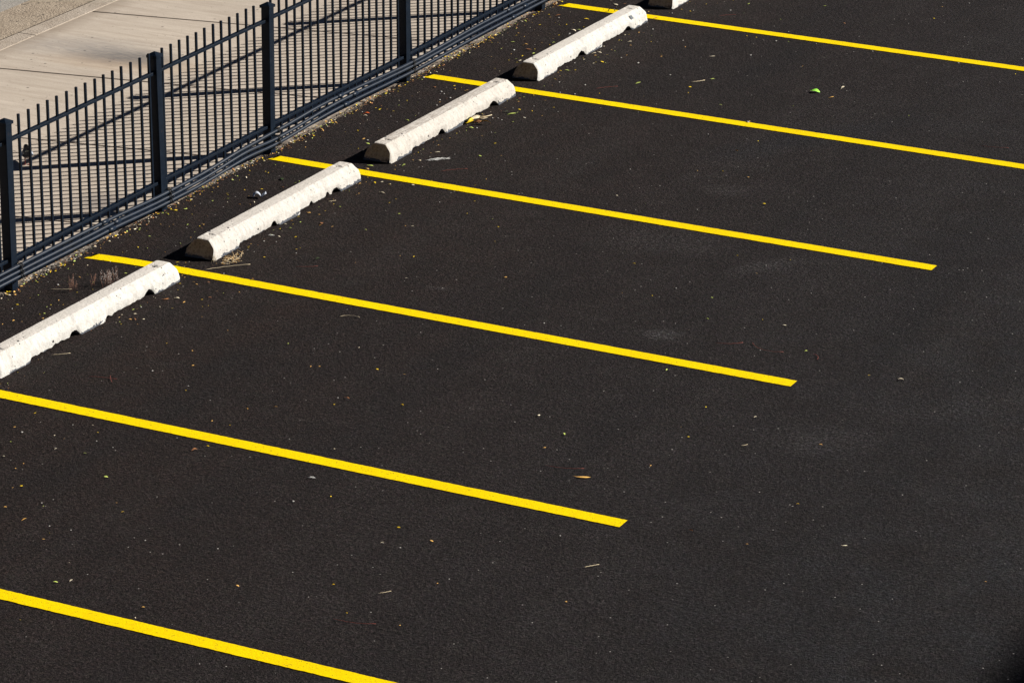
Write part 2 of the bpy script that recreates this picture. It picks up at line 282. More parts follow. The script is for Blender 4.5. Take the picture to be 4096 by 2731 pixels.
def stop_mat(i, paint, dirt, spots):
    s = NT('painted_concrete_stop'); p = s.obj()
    n1 = s.noise(p, 9, 5, .7); n2 = s.noise(p, 55, 4, .7)
    x, y, z = s.sep(p)
    col = s.mix(s.ramp(n1, .35, .7), paint, tuple(k * .90 for k in paint))
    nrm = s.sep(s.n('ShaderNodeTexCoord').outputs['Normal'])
    # upward faces mix towards a paler, warmer tone; the end faces are bare and stained
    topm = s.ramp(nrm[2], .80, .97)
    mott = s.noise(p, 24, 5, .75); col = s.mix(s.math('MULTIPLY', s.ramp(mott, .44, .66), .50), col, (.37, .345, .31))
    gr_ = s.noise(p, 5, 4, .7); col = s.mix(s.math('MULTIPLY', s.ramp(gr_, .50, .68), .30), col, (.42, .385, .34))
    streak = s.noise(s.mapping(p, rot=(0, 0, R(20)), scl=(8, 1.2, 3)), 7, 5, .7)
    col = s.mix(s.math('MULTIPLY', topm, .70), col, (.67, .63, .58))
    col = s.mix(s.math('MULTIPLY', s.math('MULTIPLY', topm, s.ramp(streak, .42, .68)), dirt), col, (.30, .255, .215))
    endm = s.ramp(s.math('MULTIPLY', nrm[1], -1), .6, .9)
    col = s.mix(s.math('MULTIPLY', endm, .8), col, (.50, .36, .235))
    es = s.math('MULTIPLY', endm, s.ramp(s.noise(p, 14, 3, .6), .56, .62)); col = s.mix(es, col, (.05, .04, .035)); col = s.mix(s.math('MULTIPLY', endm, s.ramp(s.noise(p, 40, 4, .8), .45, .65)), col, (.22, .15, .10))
    drip = s.noise(s.mapping(p, scl=(1, 9, 1.6)), 3.5, 5, .75)
    col = s.mix(s.math('MULTIPLY', s.ramp(drip, .52, .74), dirt * .75), col, (.33, .29, .25))
    pit = s.voro(p, 48); pc = s.sep(pit.outputs['Color'])
    pm = s.math('MULTIPLY', s.math('GREATER_THAN', pc[0], .86), s.ramp(pit.outputs['Distance'], .30, .16))
    pm = s.math('MULTIPLY', pm, s.ramp(s.noise(p, 4, 3), .42, .55))
    pit2 = s.voro(p, 17); pc2 = s.sep(pit2.outputs['Color'])
    pm2 = s.math('MULTIPLY', s.math('GREATER_THAN', pc2[1], spots), s.ramp(pit2.outputs['Distance'], .20, .13))
    col = s.mix(s.math('MAXIMUM', pm, pm2), col, (.045, .042, .045))
    scuff = s.math('MULTIPLY', s.ramp(s.noise(s.mapping(p, rot=(0, R(25), 0), scl=(1, 1, 5)), 26, 4, .8), .625, .70), .8)
    col = s.mix(scuff, col, (.16, .145, .13))
    # bare tar-grey foot below a ragged paint line
    foot = s.math('LESS_THAN', s.math('ADD', z, s.math('MULTIPLY', s.math('SUBTRACT', s.noise(p, 14, 4, .7), .5), .085)), .012 + .006 * (i in (2, 3)))
    foot = s.math('MULTIPLY', foot, s.math('GREATER_THAN', s.noise(p, 3.1, 2), .43))
    col = s.mix(foot, col, (.075, .083, .10))
    chip = s.math('GREATER_THAN', s.noise(p, 7.5, 2, .4), .745)
    col = s.mix(chip, col, (.09, .09, .10))
    hgt = s.math('SUBTRACT', s.math('ADD', s.math('MULTIPLY', n2, .8), s.math('MULTIPLY', n1, .7)), s.math('MAXIMUM', pm, pm2))
    s.bump(hgt, .75, .010)
    return s.fin(col, .85, .25)

M = {
 'asphalt': asphalt(), 'yellow': yellow_paint(), 'walk': concrete_walk(),
 'kerb': rough_ground('kerb_concrete', (.34, .285, .23), (.47, .41, .345), .84, 30, .5),
 'dirt': rough_ground('street_edge_dirt', (.31, .25, .19), (.46, .385, .30), .58, 15, 1.0),
 'street': rough_ground('worn_street', (.30, .28, .255), (.37, .345, .31), .95, 60, .5),
 'soil': rough_ground('dark_soil', (.05, .042, .034), (.10, .085, .07), .5, 60, 1.0),
 'joint': plain('joint_filler', (.055, .04, .028), .95, .1, .3),
 'fence': fence_paint(), 'pipe': pipe_paint(),
 'wire': plain('tie_wire', (.006, .006, .007), .5, .4),
 'rust': plain('rusty_steel', (.09, .042, .02), .7, .4, .5, 0, .5),
 'hole': plain('hole_shadow_dirt', (.012, .010, .009), .95, .05),
 'y': plain('leaf_yellow', (.90, .62, .02), .6, .2, .2, 0, .3), 'o': plain('leaf_tan_orange', (.82, .46, .13), .6, .2, .3, 0, .3),
 'r': plain('leaf_orange_red', (.70, .12, .015), .6, .3, .25, 0, .3), 'g': plain('leaf_yellow_green', (.52, .62, .14), .55, .35, .3, 0, .3),
 'G': plain('leaf_bright_green', (.34, .85, .08), .5, .4, .25, 0, .3), 'p': plain('leaf_pale_dry', (.85, .73, .54), .7, .25, .25, 0, .3),
 'b': plain('leaf_brown', (.30, .13, .05), .65, .3, .5, 0, .3), 'd': plain('leaf_dark_green', (.03, .05, .015), .5, .4, .5, 0, .3),
 'w': plain('pale_pebble', (.62, .60, .57), .8, .3, .3, 0, .4),
 'stone': plain('grey_gravel', (.17, .150, .13), .85, .25, .6, 0, .6, 40), 'stonelight': plain('light_gravel', (.48, .44, .39), .85, .25, .3, 0, .6, 40),
 'pink': plain('dry_pink_stem', (.30, .085, .065), .7, .2, .3), 'straw': plain('dry_straw', (.74, .62, .42), .7, .25, .3),
 'seed': plain('pinkish_seed_head', (.36, .20, .145), .8, .2, .4),
 'strip': plain('grey_plastic', (.50, .54, .62), .4, .5, .15),
 'clip': plain('black_plastic', (.008, .008, .008), .4, .5), 'tag': plain('dark_blue_patch', (.02, .035, .05), .5, .4, .4),
 'feather': plain('feather_grey', (.72, .72, .70), .8, .2, .3),
}

# ------------------------------------------------------------------ ground, lot, sidewalk (the setting)
def sheet(name, mat, x0, x1, y0, y1, z, label, edge=None, step=.02):
    m = MB()
    if edge is None:
        m.add([(x0, y0, z), (x1, y0, z), (x1, y1, z), (x0, y1, z)], [(0, 1, 2, 3)])
    else:                                     # ragged left edge between edge[0] and edge[1]
        ys = [y0] + [edge[0] + i * step for i in range(int((edge[1] - edge[0]) / step) + 1)] + [y1]
        vs = []
        for y in ys:
            r = .055 * noise.noise(Vector((y * 1.7, .3, 1))) + .030 * noise.noise(Vector((y * 6.5, 5.3, 1))) + .018 * noise.noise(Vector((y * 21, 2.3, 1))) + .007 * random.uniform(-1, 1)
            vs += [(x0 + r, y, z), (x0 + r - .012, y, z - .03), (x1, y, z)]
        fs = []
        for i in range(len(ys) - 1):
            a = 3 * i; b = a + 3
            fs += [(a, a + 2, b + 2, b), (a + 1, a, b, b + 1)]
        m.add(vs, fs)
    o = m.build(name, mat)
    tag(o, label, name.replace('_', ' '), kind='structure')
    return o

FX = -4.076          # plane of the fence
sheet('ground', M['soil'], -200, 200, -200, 200, -.06, 'bare earth under and around the car park')
sheet('car_park_asphalt', M['asphalt'], -4.050, 60, -60, 80, 0, 'dark fresh asphalt of the car park', (1.0, 17.0))
sheet('kerb_dirt', M['soil'], -4.30, -3.95, -60, 80, -.022, 'dirt filled gap between sidewalk and asphalt')
sheet('street', M['street'], -40, -8.33, -60, 80, -.016, 'smooth grey street beyond the sidewalk')
sheet('street_shoulder', M['dirt'], -8.40, -7.875, -60, 80, -.010, 'rough gritty strip along the street')

# sidewalk: slabs parted by skewed joints; one mesh
mj = .187
m = MB(); jy = [-60] + [7.71 - 1.9 * k for k in range(8, 1, -1)] + [5.84, 7.70, 9.50, 11.46, 13.4, 15.3, 17.2, 80]
def slab(m, xa, xb, ya, yb, z, zt):
    """slab between x=xa..xb and the joint lines through ya, yb (given at x=-4.08)"""
    g = .012
    f = lambda x, y: y + mj * (x + 4.08)
    vs = [(xa, f(xa, ya) + g, z), (xb, f(xb, ya) + g, z), (xb, f(xb, yb) - g, z), (xa, f(xa, yb) - g, z)]
    vs2 = [(a, b, zt) for a, b, c in vs]
    m.add(vs + vs2, [(4, 5, 6, 7), (0, 1, 5, 4), (1, 2, 6, 5), (2, 3, 7, 6), (3, 0, 4, 7)])
for a, b in zip(jy, jy[1:]):
    slab(m, -7.672, -4.085, a, b, -.05, -.006)
o = m.build('sidewalk', M['walk']); tag(o, 'tan broom finished concrete sidewalk behind the fence', 'sidewalk', kind='structure')
b_ = o.modifiers.new('b', 'BEVEL'); b_.width = .004; b_.segments = 2
sheet('joint_filler', M['joint'], -7.69, -4.09, -60, 80, -.018, 'dark dirt in the joints of the sidewalk')
m = MB(); y = -60.0
ks = [-60, 0, 4.2, 7.0, 9.9, 12.9, 15.9, 80]
for a, b in zip(ks, ks[1:]): m.box(-7.865, -7.686, a + .004, b - .004, -.06, -.008)
o = m.build('kerb', M['kerb'], bevel=.004); tag(o, 'narrow grey concrete kerb on the street side of the sidewalk', 'kerb', kind='structure')

# ------------------------------------------------------------------ yellow lines
def yline(k, xa, xb, lean, label, startskew=.05, bend=None):
    S = 2.6; w = .1157; dy = [-.0022, -.0113, .0108, .0146, -.0048, -.0070][k]
    n = 260; vs = []; fs = []
    for i in range(n + 1):
        t = i / n
        for sgn in (1, -1):
            x = xa + (xb - xa) * t + (startskew * (1 - t) if sgn > 0 else 0) * (1 if i == 0 else .0)
            yy = k * S + dy + sgn * w / 2
            if bend: yy += bend * max(0, 1 - (x - xa) / .75) ** 2
            yy += .0022 * noise.noise(Vector((x * 9, k * 5 + sgn, 0))) + .0016 * random.uniform(-1, 1)
            vs.append((x, yy, .004))
    for i in range(n): fs.append((2 * i + 1, 2 * i + 3, 2 * i + 2, 2 * i))
    m = MB(); m.add(vs, fs)
    o = m.build('parking_line', M['yellow'])
    tag(o, label, 'parking line', 'yellow lines between the parking bays')
yline(5, -3.975, 1.63, 0, 'topmost yellow parking line, starting beside the farthest full wheel stop')
yline(4, -3.99, 1.63, 0, 'second yellow parking line from the top, under the third wheel stop')
yline(3, -3.99, 1.642, 0, 'yellow parking line from the fence to right of centre, third from the top')
yline(2, -3.975, 1.628, 0, 'yellow parking line bending slightly at the fence, under the nearest wheel stop', bend=-.05)
yline(1, -3.99, 1.612, 0, 'yellow parking line in front of the nearest wheel stop, second from the bottom')
yline(0, -3.99, 1.61, 0, 'lowest yellow parking line, crossing the bottom left corner')

# ------------------------------------------------------------------ wheel stops
def wheel_stop(i, x, y, L, rz, label, paint=(.555, .55, .525), dirt=.25, spots=.93, notches=(), tagp=False, hsc=1.0):
    root = empty('wheel_stop', (x, y, 0), rz)
    tag(root, label, 'wheel stop', 'white concrete wheel stops in a row')
    W2 = .126; H = .142 * hsc
    prof = [(.126, 0), (.125, .014), (.1235, .028), (.1215, .043), (.119, .058), (.1155, .073), (.1095, .087), (.0985, .1000), (.0850, .1135), (.0710, .1275),
            (.0560, .1415), (.028, .1422), (0, .1426), (-.024, .1422), (-.0480, .1415), (-.0620, .1290), (-.0760, .1160), (-.090, .102), (-.103, .083), (-.115, .056), (-.122, .030), (-.126, 0)]
    n = 190; P = len(prof); vs = []
    rnd = random.Random(i * 11)
    feet = [(0, .17), (.425, .572), (.842, 1.0)]
    for a in range(n + 1):
        t = a / n
        foot = max(max(0, min(1, (t - f0) * 60 + .5)) * max(0, min(1, (f1 - t) * 60 + .5)) for f0, f1 in feet)
        lift = (1 - foot) * (.020 + .012 * noise.noise(Vector((t * 14, i, 3))) + .010 * noise.noise(Vector((t * 55, i, 5))))
        for c, d in notches:
            lift += .030 * max(0, 1 - abs(t - c) / d) ** .5 if abs(t - c) < d else 0
        rec = (1 - foot) * .016
        endr = .004 * max(0, 1 - t / .012) ** 2 + .009 * max(0, 1 - (1 - t) / .02) ** 2
        for j, (px, pz) in enumerate(prof):
            pz *= hsc
            if pz < .001: pz = 0
            side = 1 if px > 0 else -1
            z = pz
            if j < 7:
                z = pz if lift <= 0 or pz >= .112 * hsc else lift + pz * (1 - lift / (.112 * hsc))
                px = px - rec * (1 - pz / .115)
            q = Vector((px * 9, t * L * 9, z * 9 + i * 7)); q2 = q * 3.4; q3 = q * 9
            am = 1.0 if j < 9 or j > 15 else .55 if j in (9, 15) else .22
            dn = .0050 * noise.noise(q) + .0030 * noise.noise(q2) + .0014 * noise.noise(q3)
            px2 = px + side * dn * am - side * endr * (.3 + pz * 4)
            z2 = z + (dn * .5 * am if pz > .01 else 0) - endr * (pz / .146) ** 3 * 1.2
            # anchor holes
            for hy in (.15, L - .16):
                dd = math.hypot(px2 / 1.0, t * L - hy)
                if pz > .14 * hsc and dd < .017: z2 -= .030
            # ragged chips on the upper front edge
            if j in (9, 10): z2 -= max(0, noise.noise(Vector((t * 30, i * 3, j * .2))) - .18) * .016 + max(0, noise.noise(Vector((t * 110, i * 3, j * .2))) - .2) * .008
            tz = min(1, z / H)
            yy = t * L + tz * (.052 * max(0, 1 - t / .10) - .028 * max(0, 1 - (1 - t) / .10))
            vs.append((px2, yy, max(z2, 0)))
    fs = []
    for a in range(n):
        for j in range(P - 1):
            b0 = a * P + j; b1 = b0 + P
            fs.append((b0, b0 + 1, b1 + 1, b1))
        fs.append((a * P + P - 1, a * P, (a + 1) * P, (a + 1) * P + P - 1))
    fs.append(tuple(range(P))[::-1]); fs.append(tuple(range(n * P, (n + 1) * P)))
    m = MB(); m.add(vs, fs, False)
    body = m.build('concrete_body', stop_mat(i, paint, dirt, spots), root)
    for p in body.data.polygons: p.use_smooth = len(p.vertices) == 4
    for e in body.data.edges:
        a_, b_ = e.vertices; ja, jb = a_ % P, b_ % P
        if ja == jb and ja in (10, 14, 0, P - 1): e.use_edge_sharp = True
        if (a_ < P and b_ < P) or (a_ >= n * P and b_ >= n * P): e.use_edge_sharp = True
    for hy in (.15, L - .16):
        m = MB()
        m.tube([(0, hy, .08), (.002, hy, H - .010 + rnd.uniform(-.004, .006))], .0085, 10)
        m.add([(.016 * math.cos(q * .7854) , hy + .016 * math.sin(q * .7854), H - .026) for q in range(8)], [tuple(range(8))])
        m.build('anchor_pin', M['rust'], root)
    if tagp:
        m = MB(); m.box(-.019, .019, -.022, .022, -.002, .002)
        o = m.build('dark_patch', M['tag'], root); o.location = (.096, L - .30, .106); o.rotation_euler = (0, R(50), 0)
    return root

stops = [
 (1, -3.255, 2.81, 2.185, -.018, 'nearest white wheel stop, cut off by the left edge, black spots at its far end', dict(spots=.90, notches=((.405, .026), (.822, .024)))),
 (2, -3.222, 5.485, 2.13, -.013, 'white wheel stop with a grey chipped foot, second nearest, behind the straw clump', dict(paint=(.53, .515, .485), dirt=.35, notches=((.655, .010), (.765, .012), (.822, .026), (.40, .02)))),
 (3, -3.193, 8.105, 2.11, -.016, 'dirtiest wheel stop, brown streaked top, beside the dried leaf pile', dict(paint=(.515, .49, .45), dirt=.95, notches=((.40, .025), (.815, .03)))),
 (4, -3.180, 10.69, 2.13, -.014, 'clean white wheel stop with a small dark patch near its far end', dict(notches=((.39, .032), (.812, .032)), tagp=True)),
 (5, -3.12, 13.31, 2.13, -.012, 'farthest wheel stop, only its near end in the picture at the top edge', dict(paint=(.585, .565, .53), dirt=.3)),
]
for i, x, y, L, rz, lab, kw in stops: wheel_stop(i, x, y, L + .04, rz, lab, **kw)

# ------------------------------------------------------------------ fence
fence = empty('fence', (FX, 0, 0))
tag(fence, 'black metal picket fence between the sidewalk and the car park', 'fence')
posts = [2.30, 4.315, 6.305, 7.925, 10.185, 12.76, 15.10]
tilt = {4.315: (.004, -.006), 6.305: (0, .012), 7.925: (.003, -.008), 10.185: (0, .004)}
def fpart(m, name, mat='fence', parent=fence, bevel=0): return m.build(name, M[mat], parent, bevel)
for y in posts:
    m = MB(); m.box(-.0375, .0375, -.0375, .0375, -.05, 1.215)
    o = fpart(m, 'post', bevel=.004); o.location = (0, y, {4.315: .018, 7.925: -.016}.get(y, 0))
    tx, ty = tilt.get(y, (0, 0)); o.rotation_euler = (ty, tx, 0)
    m = MB()
    a = .046; m.box(-a, a, -a, a, 1.2165, 1.238)
    m.add([(-a + .003, -a + .003, 1.2385), (a - .003, -a + .003, 1.2385), (a - .003, a - .003, 1.2385), (-a + .003, a - .003, 1.2385), (0, 0, 1.262)], [(0, 1, 4), (1, 2, 4), (2, 3, 4), (3, 0, 4)])
    c = m.build('post_cap', M['fence'], o)
rnd = random.Random(3)
def rail(ya, yb, z, zb, name, w=.0160, hh=.024):
    """a U channel, open side down"""
    m = MB(); t = .003
    for (x0, x1, z0, z1) in ((-w, w, -t, 0), (w - t, w, -hh, -t - .0004), (-w, -w + t, -hh, -t - .0004)):
        vs = [(x, y, (z if y == ya else zb) + dz) for dz in (z0, z1) for y in (ya, yb) for x in (x0, x1)]
        m.add(vs, [(0, 2, 3, 1), (4, 5, 7, 6), (0, 1, 5, 4), (2, 6, 7, 3), (0, 4, 6, 2), (1, 3, 7, 5)])
    # lip line along the channel's outer top edge
    return fpart(m, name, bevel=.0012)
for a, b in zip(posts, posts[1:]):
    rail(a + .0378, b - .0378, 1.112 + rnd.uniform(-.003, .003), 1.112 + rnd.uniform(-.003, .003), 'top_rail')
    rail(a + .0378, b - .0378, .236 + rnd.uniform(-.006, .006), .236 + rnd.uniform(-.006, .006), 'bottom_rail', .0185, .023)
d = .1219
rows = [[4.315 - .115 - d * k for k in range(15) if 4.315 - .115 - d * k > 2.4],
        [4.5005 + d * k for k in range(15)], [6.3908 + d * k for k in range(12)], [7.9936 + .1218 * k for k in range(18)],
        [10.30 + .1225 * k for k in range(20)], [12.86 + d * k for k in range(18)]]
bend = {(3, 10): (0, .020), (3, 11): (0, .026), (3, 12): (0, .012), (4, 0): (.0, -.03), (3, 17): (0, .0)}
npk = 0
for r, row in enumerate(rows):
    for k, y in enumerate(row):
        npk += 1
        if npk > 99: break
        s_ = .0082 * 1.4142
        bd = bend.get((r, k), (0, 0)); tx = rnd.gauss(0, .0035); tp = rnd.gauss(0, .003)
        zs = [.066, .235, .40, .62, .85, 1.10, 1.262 + rnd.uniform(-.003, .003)] if any(bd) else [.066 + rnd.uniform(-.006, .006), 1.262 + rnd.uniform(-.003, .003)]
        pts = []
        for z in zs:
            b = math.sin(max(0, min(1, (z - .235) / .87)) * math.pi) if any(bd) else 0
            pts.append((bd[0] * b, y + bd[1] * b + tx * (z - .6) + tp, z))
        m = MB()
        m.tube([Vector(p) for p in pts], s_, 4, smooth=False, sq=True)
        # little weld beads where the picket meets the rails
        for z in (1.1135, .238):
            m.add([(.010, y - .007, z), (.017, y + .002, z), (.008, y + .011, z), (.010, y + .001, z + .007)], [(0, 1, 3), (1, 2, 3), (2, 0, 3)])
        fpart(m, 'picket')

# conduits strapped to the fence
def conduit(zt, xoff, label, couple, seed):
    root = empty('conduit_pipe', (FX + xoff, 0, 0)); r = random.Random(seed)
    tag(root, label, 'pipe', 'dark conduit pipes strapped along the foot of the fence')
    pts = []; y = 2.0
    while y < 16.0:
        for (ya, za), (yb, zb) in zip(zt, zt[1:]):
            if ya <= y <= yb:
                t = (y - ya) / (yb - ya); t = t * t * (3 - 2 * t); z0 = za + (zb - za) * t
        pts.append((.004 * noise.noise(Vector((y * .9, seed, 0))), y, z0 + .003 * noise.noise(Vector((y * .8, seed * 3.1, 4)))))
        y += .08
    m = MB(); m.tube(pts, .0146, 16); m.build('pipe_run', M['pipe'], root)
    for c in couple:
        i = min(range(len(pts)), key=lambda k: abs(pts[k][1] - c)); p = Vector(pts[i]); q = Vector(pts[i + 1])
        dd = (q - p).normalized()
        m = MB(); m.tube([p - dd * .045, p - dd * .0445, p + dd * .0445, p + dd * .045], [.0155, .0182, .0182, .0155], 14); m.build('coupling', M['pipe'], root)
    for y in posts:
        i = min(range(len(pts)), key=lambda k: abs(pts[k][1] - y)); p = Vector(pts[i]); p.y = y + .03
        for dy_ in (-.012, .010):
            m = MB()
            loop = [(p.x + .021 * math.cos(t) - .012 * (math.cos(t) < 0), p.y + dy_ + .004 * math.sin(t * 2), p.z + .020 * math.sin(t)) for t in [k * math.pi / 8 for k in range(17)]]
            m.tube(loop, .0032, 6, caps=False)
            m.tube([(p.x + .020, p.y + dy_, p.z), (p.x + .034, p.y + dy_ + .012 * r.uniform(-1, 1), p.z + .012 * r.uniform(-1, 1)), (p.x + .030, p.y + dy_ + .02 * r.uniform(-1, 1), p.z - .010)], .0026, 5)
            m.build('wire_tie', M['wire'], root)
    return root
conduit([(1, .17), (4.38, .180), (5.4, .172), (6.3, .147), (6.72, .146), (7.48, .178), (7.9, .186), (8.68, .205), (10.26, .167), (11.6, .19), (12.8, .18), (17, .18)], .060, 'uppermost of the three dark conduit pipes along the fence foot', (5.42, 8.95, 12.02, 15.0), 1)
conduit([(1, .13), (4.38, .139), (5.4, .130), (6.3, .106), (6.72, .107), (7.48, .139), (7.9, .122), (8.9, .155), (10.24, .134), (11.6, .15), (12.8, .14), (17, .14)], .062, 'middle one of the three dark conduit pipes along the fence foot', (5.62, 9.20, 12.32), 2)
conduit([(1, .10), (4.38, .102), (5.4, .092), (6.3, .071), (6.72, .069), (7.48, .094), (7.9, .080), (8.9, .108), (10.24, .088), (11.6, .10), (12.8, .10), (17, .10)], .066, 'lowest of the three dark conduit pipes along the fence foot', (5.50, 9.02, 12.10), 5)

# ------------------------------------------------------------------ loose things
def leaf_mesh(L, W, cup, bend_, r, seg=6):
    vs = []; fs = []
    for i in range(seg + 1):
        t = i / seg
        w = W * .5 * math.sin(math.pi * min(1, t * .93 + .035)) ** .8
        x = (t - .5) * L; z = bend_ * L * (1 - (2 * t - 1) ** 2)
        for j in (-1, 0, 1):
            vs.append((x, j * w, z + cup * abs(j) * w + r.uniform(-.04, .04) * W))
    for i in range(seg):
        for j in (0, 1):
            a = i * 3 + j; fs.append((a, a + 1, a + 4, a + 3))
    return vs, fs

def leaf_obj(x, y, c, L, r, curl=None, rz=None, tilt_=None, z=None):
    W = L * r.uniform(.30, .50)
    if c == 'G': W = L * .8
    if L > .07 and c == 'o': W = L * .26
    cup = r.uniform(-.5, .9) if curl is None else curl
    if c == 'G': cup = .12; tilt_ = .1; L *= 1.15
    bd = r.uniform(.02, .16)
    m = MB(); vs, fs = leaf_mesh(L, W, cup, bd, r); m.add(vs, fs, True)
    if L > .03:                                  # stalk
        m.tube([(-L * .5, 0, 0), (-L * .62, r.uniform(-.05, .05) * L, .004), (-L * .75, r.uniform(-.1, .1) * L, .002)], [.0009, .0008, .0006], 4)
    o = m.build('leaf', M[c])
    tl = r.uniform(-.35, .35) * (.4 if L > .03 else 1) if tilt_ is None else tilt_
    mz = min(v[2] for v in vs)
    a = (r.gauss(.47, .6) if r.random() < .8 else r.uniform(0, math.tau)) if rz is None else rz
    o.rotation_euler = (tl, r.uniform(-.2, .2), a)
    o.location = (x, y, (.005 if z is None else z) - min(mz, 0) + abs(math.sin(tl)) * W * .5)
    return o

COLN = {'y': 'yellow', 'o': 'tan', 'r': 'orange red', 'g': 'pale green', 'G': 'bright green', 'p': 'dry pale', 'b': 'brown', 'd': 'dark green'}
ORD = ['', 'second ', 'third ', 'fourth ', 'fifth ', 'sixth ', 'seventh ', 'eighth ', 'ninth ', 'tenth ', 'eleventh ', 'twelfth ', 'thirteenth ', 'fourteenth ', 'fifteenth ', 'sixteenth ', 'seventeenth ', 'eighteenth ', 'nineteenth ', 'twentieth ']
LN = ['lowest', 'fifth', 'fourth', 'third', 'second', 'topmost']
def bay(y):
    k = math.floor(y / 2.6)
    if k < 0: return 'below the lowest yellow line'
    if k >= 5: return 'above the topmost yellow line'
    return ['between the lowest two yellow lines', 'between fourth and fifth yellow lines', 'between third and fourth yellow lines', 'between second and third yellow lines', 'between the top two yellow lines'][k]
def strip(x):
    if x < -3.42: return 'behind wheel stops'
    if x < -2.4: return 'beside wheel stops'
    return 'on open asphalt'
def on_stop(x, y):
    for i, sx, sy, L, rz, lab, kw in stops:
        ly = y - sy; lx = x - (sx + .015 * ly)
        if -.03 < ly < L + .03 and -.15 < lx < .15: return True
    return False
def parse(t):
    out = []
    for it in t.split(';'):
        a, b, c = it.split(','); out.append((float(a), float(b), c[0], float(c[1:]) / 1000))
    return out
rr = random.Random(21)
lv = []
for x, y, c, L in parse(LEAVES):
    if on_stop(x, y): x = x - .12 if x < -3.22 and not on_stop(x - .12, y) else x + .17
    if -3.37 < x < -3.03 and on_stop(x, y): x = -3.0
    lv.append((x, y, c, L * 1.02 + .0012))
lv.sort(key=lambda a: -a[3])
big = [a for a in lv[:270]]; small = lv[270:]
big.sort(key=lambda a: a[0])
cnt = {}
for x, y, c, L in big:
    o = leaf_obj(x, y, c, L, rr)
    key = (COLN[c], strip(x), bay(y)); n = cnt.get(key, 0); cnt[key] = n + 1
    if n < len(ORD):
        o['_k'] = 1
        lab = '%s%s leaf %s %s %s' % (ORD[n], COLN[c], 'from the fence' if n else 'nearest the fence', key[1], key[2])
    o['label'] = lab if n < len(ORD) else 'small %s leaf %s %s' % key
    if n < len(ORD): del o['_k']
    o['category'] = 'leaf'; o['group'] = 'fallen leaves scattered over the car park'
def lump(m, x, y, z, s, r, sq=.7):
    n = 6; vs = []
    for k in range(3):
        for j in range(n):
            a = j * math.tau / n + k * .4; rad = s * (.55, 1, .6)[k] * r.uniform(.75, 1.2)
            vs.append((x + rad * math.cos(a), y + rad * math.sin(a), z + s * sq * (0, .55, 1.1)[k] * r.uniform(.8, 1.1)))
    fs = [tuple(range(n))[::-1], tuple(range(2 * n, 3 * n))]
    for k in range(2):
        for j in range(n): fs.append((k * n + j, k * n + (j + 1) % n, (k + 1) * n + (j + 1) % n, (k + 1) * n + j))
    m.add(vs, fs)
pl = sorted(parse(PEBBLES)); cnt = {}
for x, y, c, L in pl:
    if on_stop(x, y): continue
    m = MB(); lump(m, 0, 0, 0, max(L, .010) * .5, rr)
    o = m.build('pebble', M['w']); o.location = (x, y, .002); o.rotation_euler = (0, 0, rr.uniform(0, 6))
    key = (strip(x), bay(y)); n = cnt.get(key, 0); cnt[key] = n + 1
    o['label'] = ('%swhite pebble %s %s %s' % (ORD[n], 'from the fence' if n else 'nearest the fence', *key)) if n < len(ORD) else 'white pebble %s %s' % key
    o['category'] = 'pebble'; o['group'] = 'pale pebbles scattered over the car park'

# litter nobody would count: crumbs, leaf bits
def litter(name, specs, mat, label, kind='stuff'):
    m = MB()
    for x, y, z, L in specs:
        vs, fs = leaf_mesh(L, L * rr.uniform(.35, .7), rr.uniform(-.5, .8), rr.uniform(.05, .25), rr, 3)
        a = rr.uniform(0, 6.28); ca, sa = math.cos(a), math.sin(a); tl = rr.uniform(-.5, .5); ct, st = math.cos(tl), math.sin(tl)
        out = []
        for px, py, pz in vs:
            py, pz = py * ct - pz * st, py * st + pz * ct
            out.append((x + px * ca - py * sa, y + px * sa + py * ca, z + pz + L * .18))
        m.add(out, fs, True)
    o = m.build(name, mat); tag(o, label, 'leaf litter', kind=kind); return o
by = {}
for x, y, c, L in small: by.setdefault(c, []).append((x, y, .004, L))
def scat(n, f):
    return [f() for _ in range(n)]
def edge_pt():
    y = rr.uniform(2.6, 15.5); x = -4.05 + abs(rr.gauss(0, .04)) * (1 if rr.random() < .5 else -1.2)
    return (max(x, -4.13), y, .002 if x > -4.04 else -.006, rr.uniform(.008, .026))
def lot_pt():
    y = rr.uniform(1.6, 15.0); x = -3.95 + abs(rr.gauss(0, .55)); 
    return (x, y, .003, rr.uniform(.005, .012)) if not on_stop(x, y) else (-3.8, y, .003, .007)
def foot_pt():
    i, sx, sy, L, rz, lab, kw = stops[rr.randrange(5)]
    y = sy + rr.uniform(-.1, L); return (sx + .155 + abs(rr.gauss(0, .05)), y, .003, rr.uniform(.006, .014))
for c, n1, n2, n3 in (('y', 230, 40, 24), ('o', 330, 55, 24), ('g', 120, 30, 18), ('b', 520, 40, 20), ('p', 260, 60, 30)):
    litter('leaf_litter', by.get(c, []) + scat(n1, edge_pt) + scat(n2, lot_pt) + scat(n3, foot_pt), M[c], '%s leaf crumbs drifted against the fence foot and wheel stops' % COLN[c])
# gravel along the asphalt edge
def gravel(name, n, mat, label, f):
    m = MB()
    for _ in range(n):
        x, y, z, s = f(); lump(m, x, y, z, s, rr, .6)
    o = m.build(name, mat); tag(o, label, 'gravel', kind='stuff')
def gr1():
    y = rr.choice([rr.gauss(5.05, .32), rr.gauss(4.05, .15), rr.uniform(2.5, 15.5), rr.gauss(7.55, .25), rr.gauss(5.1, .25)])
    return (rr.uniform(-4.14, -4.03), y, -.010, rr.uniform(.004, .013))
def gr2():
    y = rr.uniform(2.5, 15.5); return (-4.05 + rr.gauss(0, .028), y, -.004, rr.uniform(.004, .009))
gravel('gravel', 1500, M['stone'], 'grey gravel in the dirt strip under the pipes', gr1)
gravel('gravel', 330, M['stonelight'], 'pale stone chips in the dirt strip under the pipes', gr1)
tar = plain('tar_crumbs_black', (.018, .016, .016), .7, .4, .4)
